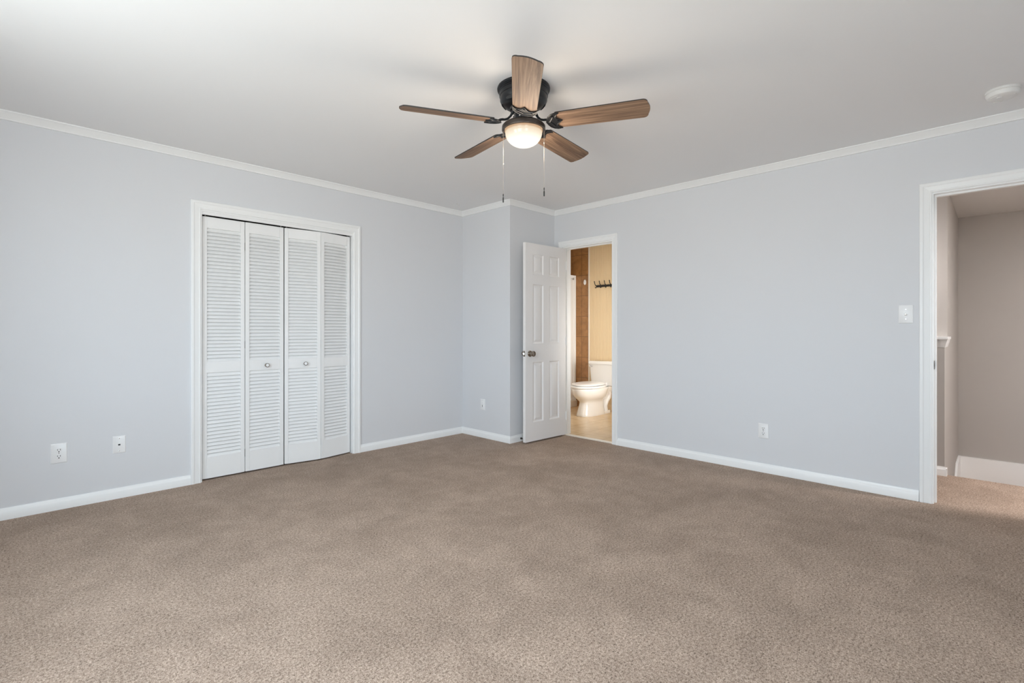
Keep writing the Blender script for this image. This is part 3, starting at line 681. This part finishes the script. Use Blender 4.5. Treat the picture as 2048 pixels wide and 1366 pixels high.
mb = MB(); mb.loft([egg(.215, .790, .374, .374, p=2.1), egg(.21, .798, .382, .380, p=2.1), egg(.21, .798, .382, .396, p=2.1), egg(.215, .790, .374, .402, p=2.1)]); mb.build('seat', M['knob'], to, smooth=50)
mb = MB(); mb.loft([egg(.225, .772, .348, .409, p=2.1), egg(.22, .780, .358, .414, p=2.1), egg(.22, .780, .358, .427, p=2.1), egg(.24, .74, .33, .434, p=2.1), egg(.33, .60, .18, .437, p=2.1)]); mb.build('lid', M['knob'], to, smooth=50)
for s_ in (-1, 1):
    mb = MB(); mb.box(.195, .235, s_*.075-.02, s_*.075+.02, .368, .420); mb.build('seat_hinge', M['knob'], to, bevel=.006)
def rrect(x0, x1, w_, z_, r_=.03):
    out_ = []
    for cx_, cy_, a0 in ((x1-r_, w_/2-r_, 0), (x0+r_, w_/2-r_, 90), (x0+r_, -w_/2+r_, 180), (x1-r_, -w_/2+r_, 270)):
        for q in range(6): t_ = math.radians(a0+90*q/5); out_.append((cx_+r_*math.cos(t_), cy_+r_*math.sin(t_), z_))
    return out_
mb = MB(); mb.loft([rrect(.030, .165, .33, .368, .035), rrect(.018, .185, .375, .378, .035), rrect(.015, .190, .385, .42, .03), rrect(.010, .200, .425, .662, .03)]); tank = mb.build('tank', M['tank'], to, smooth=50)
mb = MB(); mb.loft([rrect(.006, .206, .435, .662, .03), rrect(.002, .214, .447, .667, .03), rrect(.002, .214, .449, .697, .03), rrect(.008, .208, .438, .706, .03)]); mb.build('tank_lid', M['tank'], to, smooth=50)
mb = MB(); mb.tube([(.198, -.185, .636), (.214, -.185, .636)], .010, 14); mb.tube([(.212, -.192, .636), (.216, -.170, .634), (.217, -.140, .628)], .006, 10, rr=[.008, .006, .007]); mb.build('flush_handle', M['chrome'], tank, smooth=45)

# ------------------------------------------------------------------ hall and stairwell
HZ = 2.29; FXW = 6.87; SYW = .312
mb = MB(); mb.box(FXW, FXW+.1, -1.7, 2.35, -.5, HZ); struct(mb, 'wall_stairwell', M['hallwall'], 'dim greige wall at the far side of the stairs')
mb = MB(); mb.box(5.42, FXW, SYW, SYW+.11, -.5, HZ); struct(mb, 'wall_stair_side', M['hallwall'], 'greige side wall of the stairs right of the ledge')
mb = MB(); mb.prism([(5.13, SYW), (5.42, SYW), (5.42, SYW+.11), (5.24, SYW+.11), (5.24, 2.25), (5.13, 2.25)], -.5, 1.035); struct(mb, 'wall_half', M['hallwall'], 'half-height wall beside the stairs in the hall')
mb = MB(); mb.box(XR+T, FXW+.1, 2.25, 2.35, -.5, HZ); struct(mb, 'wall_hall_end', M['hallwall'], 'hall end wall out of the picture')
mb = MB(); mb.box(XR+T/2, FXW+.1, -1.7, -1.6, -.5, HZ); struct(mb, 'wall_hall_near', M['hallwall'], 'near hall wall out of the picture')
mb = MB(); mb.box(XR+T/2, XR+T, -1.6, -1.59, -.16, HZ); struct(mb, 'wall_hall_inside', M['hallwall'], 'hall wall beside the bedroom')
mb = MB(); mb.box(XR+T, XR+T+.004, DY1+.066, 2.25, 0, HZ); mb.box(XR+T, XR+T+.004, -1.6, DY0-.066, 0, HZ); mb.box(XR+T, XR+T+.004, DY0-.066, DY1+.066, DH+.066, HZ); struct(mb, 'wall_hall_face', M['hallwall'], 'hall face of the bedroom wall')
mb = MB(); mb.box(XR+T/2, FXW+.1, -1.7, 2.35, HZ, HZ+.16); struct(mb, 'ceiling_hall', M['hallceil'], 'low hall ceiling')
# cap with bed moulding
mb = MB(); mb.prism([(5.100, SYW-.022), (5.425, SYW-.022), (5.425, SYW), (5.42, SYW+.13), (5.265, SYW+.13), (5.265, 2.25), (5.100, 2.25)], 1.062, 1.082)
mb.loft([[(5.128, SYW-.001, .998), (5.418, SYW-.001, .998), (5.418, SYW+.05, .998), (5.128, SYW+.05, .998)], [(5.126, SYW-.004, 1.006), (5.421, SYW-.004, 1.006), (5.421, SYW+.05, 1.006), (5.126, SYW+.05, 1.006)],
         [(5.108, SYW-.016, 1.052), (5.425, SYW-.016, 1.052), (5.425, SYW+.05, 1.052), (5.108, SYW+.05, 1.052)], [(5.106, SYW-.018, 1.062), (5.425, SYW-.018, 1.062), (5.425, SYW+.05, 1.062), (5.106, SYW+.05, 1.062)]])
mb.loft([[(5.128, SYW+.02, .998), (5.20, SYW+.02, .998), (5.20, 2.25, .998), (5.128, 2.25, .998)], [(5.108, SYW+.02, 1.052), (5.20, SYW+.02, 1.052), (5.20, 2.25, 1.052), (5.108, 2.25, 1.052)], [(5.106, SYW+.02, 1.062), (5.20, SYW+.02, 1.062), (5.20, 2.25, 1.062), (5.106, 2.25, 1.062)]])
mb.build('trim_15', M['trim'], kind='structure', bevel=.002, label='white moulded ledge capping the half wall')
mb = MB(); sweep(mb, bp, (5.13, 2.25), (5.13, SYW), 0, -1, flat3); mb.prism([(5.116, SYW-.014), (5.172, SYW-.014), (5.172, SYW), (5.13, SYW)], 0, .058)
# sweep's offset side: towards the hall
mb2 = MB(); sweep(mb2, bp, (5.13, SYW), (5.13, 2.25), -1, 0, flat3); mb2.prism([(5.116, SYW-.014), (5.172, SYW-.014), (5.172, SYW), (5.13, SYW)], 0, .058)
mb2.build('baseboard_half_wall', M['trim'], smooth=30, kind='structure', label='white baseboard at the foot of the half wall')
# stairs down: one step and a landing, with a white skirt board
mb = MB(); mb.box(EX-.02, EX+.28, -1.6, SYW, -.40, -.19); mb.box(EX+.28, FXW, -1.6, SYW, -.50, -.382); mb.box(5.24, FXW, SYW+.11, 2.25, -.50, -.382); mb.box(EX-.02, EX, -1.6, SYW, -.4, -.16); struct(mb, 'floor_landing', M['carpet'], 'carpeted stairs going down from the hall')
mb = MB(); mb.box(FXW-.018, FXW, -1.6, SYW, -.382, -.150)
mb.add([(6.22, SYW, -.382), (6.22, SYW, -.30), (6.45, SYW, -.150), (FXW-.018, SYW, -.150), (FXW-.018, SYW, -.382), (6.22, SYW-.018, -.382), (6.22, SYW-.018, -.30), (6.45, SYW-.018, -.150), (FXW-.018, SYW-.018, -.150), (FXW-.018, SYW-.018, -.382)],
       [(0, 1, 2, 3, 4), (9, 8, 7, 6, 5), (0, 5, 6, 1), (1, 6, 7, 2), (2, 7, 8, 3), (3, 8, 9, 4), (4, 9, 5, 0)])
mb.build('baseboard_stairwell', M['trim'], kind='structure', bevel=.002, label='tall white skirt board at the foot of the stairwell wall')
